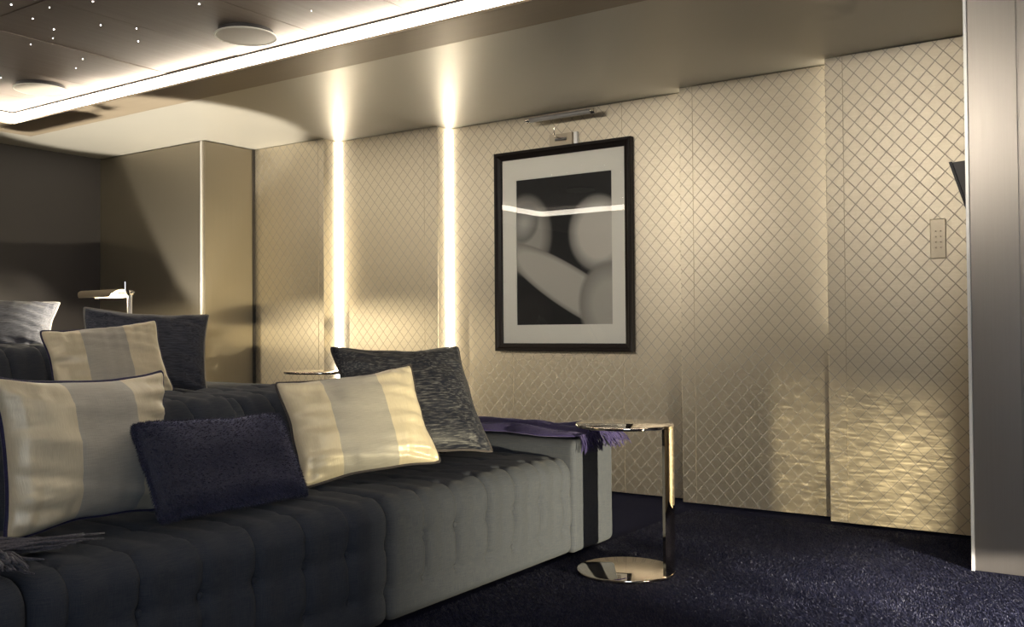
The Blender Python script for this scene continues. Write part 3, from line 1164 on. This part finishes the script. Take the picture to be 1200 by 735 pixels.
# ------------------------------------------------------------------ throws
def cloth(name, nu, nv, pos, mat, parent, thick=0.006):
    bm = bmesh.new()
    V = [[bm.verts.new(pos(i / nu, j / nv)) for j in range(nv + 1)] for i in range(nu + 1)]
    for i in range(nu):
        for j in range(nv):
            bm.faces.new((V[i][j], V[i + 1][j], V[i + 1][j + 1], V[i][j + 1]))
    o = link(name, bm, mat, parent, True)
    m = o.modifiers.new('thickness', 'SOLIDIFY')
    m.thickness = thick
    m.offset = 1
    return o


def strands(parent, starts, mat, r=0.0022, name='fringe'):
    bm = bmesh.new()
    for pts in starts:
        tube(bm, pts, [r] * (len(pts) - 1) + [r * 0.5], 5)
    o = link(name, bm, mat, parent, True)
    o['kind'] = 'stuff'
    return o


t = thing('throw_blanket', 'violet fringed throw folded along the sofa arm', 'throw', (-2.3, 3.42, 0.468))


def arm_top(y, x):
    """height of the arm's top surface"""
    e = 0.0
    if y < 3.30:
        e = (3.30 - y) ** 2 * 6
    if y > 3.555:
        e = max(e, (y - 3.555) ** 2 * 9)
    return 0.474 - min(e, 0.03)


def throw_pos(a, b):
    x = -2.80 + 0.875 * a
    wob = 0.018 * noise.noise(Vector((a * 3, 1.7, 0)))
    yc = 3.425 + 0.02 * a
    half = 0.155 + 0.016 * math.sin(a * 9) - 0.01 * a + 0.01 * noise.noise(Vector((a * 9, 3, 0)))
    f = (b - 0.5) * 2
    y = yc + half * f + wob
    z = arm_top(y, x) + 0.004
    z += (0.030 - 0.012 * a) * (1 - f ** 4) + 0.014 * (1 - f * f) * math.sin(f * 9 + a * 3.2) + 0.016 * noise.noise(Vector((a * 5, f * 2.5, 3))) * (1 - f ** 6)
    if a > 0.96:
        z -= 0.008 * (a - 0.96) / 0.04
    return (x, y, max(z, arm_top(y, x) + 0.004))


cloth('cloth', 60, 40, throw_pos, 'violet_throw', t, 0.005)
rg = random.Random(5)
ss = []
for k in range(90):
    b = rg.random()
    p = Vector(throw_pos(1.0, b))
    side = (b - 0.5) * 2
    dy = rg.gauss(0.035 * (b > .55) + 0.015 * side, 0.016)
    L = rg.uniform(0.035, 0.06)
    p0 = p + Vector((-0.01, 0, 0.004))
    q1 = Vector((-1.908 + rg.uniform(0, .012), p.y + dy * .35, 0.472 + rg.uniform(0.004, 0.014)))
    q2 = Vector((-1.892 + rg.uniform(0, .012), p.y + dy * .8, 0.468 - 0.35 * L + rg.uniform(-.003, .006)))
    q3 = Vector((-1.888 + rg.uniform(-.004, .018), p.y + dy * 1.3, 0.470 - L))
    ss.append([p0, q1, q2, q3])
strands(t, ss, 'violet_throw')

t = thing('throw_blanket', 'grey fringed throw lying on the front sofa seat at the left edge', 'throw', (-2.1, 0.9, 0.41))


def seat_h(x, y):
    return 0.408 + 0.006 - (0.5 * (x + 2.0) ** 2 * 2 if x > -2.0 else 0)


def throw2_pos(a, b):
    y = 0.42 + 0.60 * a + 0.03 * math.sin(b * 9)
    x = -2.18 + 0.24 * b - 0.05 * a + 0.02 * math.sin(a * 5)
    z = seat_h(x, y) + 0.006 + 0.014 * (1 - (2 * b - 1) ** 4) + 0.010 * math.sin(b * 16 + a * 4) * (1 - (2 * b - 1) ** 6) + 0.004
    return (x, y, z)


cloth('cloth', 36, 36, throw2_pos, 'grey_throw', t, 0.006)
ss = []
for k in range(130):
    b = rg.random()
    p = Vector(throw2_pos(1.0, b))
    ht = rg.uniform(0.004, 0.036)
    if b < 0.72:
        # bundle twisted towards the back right
        end = Vector((-2.075 + rg.gauss(0, .016), 1.23 + rg.gauss(0.0, 0.035), 0))
        mid = (p + end) / 2 + Vector((0.012 * math.sin(k), 0.0, 0))
    else:
        end = Vector((-1.955 + rg.gauss(0, .02), 1.06 + rg.gauss(0, 0.02), 0))
        mid = (p + end) / 2 + Vector((rg.gauss(0, .01), 0.012, 0))
    q = []
    for f in (0, .25, .5, .75, 1):
        c_ = p * (1 - f) ** 2 + mid * 2 * f * (1 - f) + end * f * f
        c_.x += 0.006 * math.sin(f * 8 + k * 0.9)
        c_.z = seat_h(c_.x, c_.y) + ht * (1 - 0.5 * f) + 0.003 + 0.004 * math.sin(f * 9 + k)
        q.append(c_.copy())
    ss.append(q)
strands(t, ss, 'grey_throw', 0.0036)
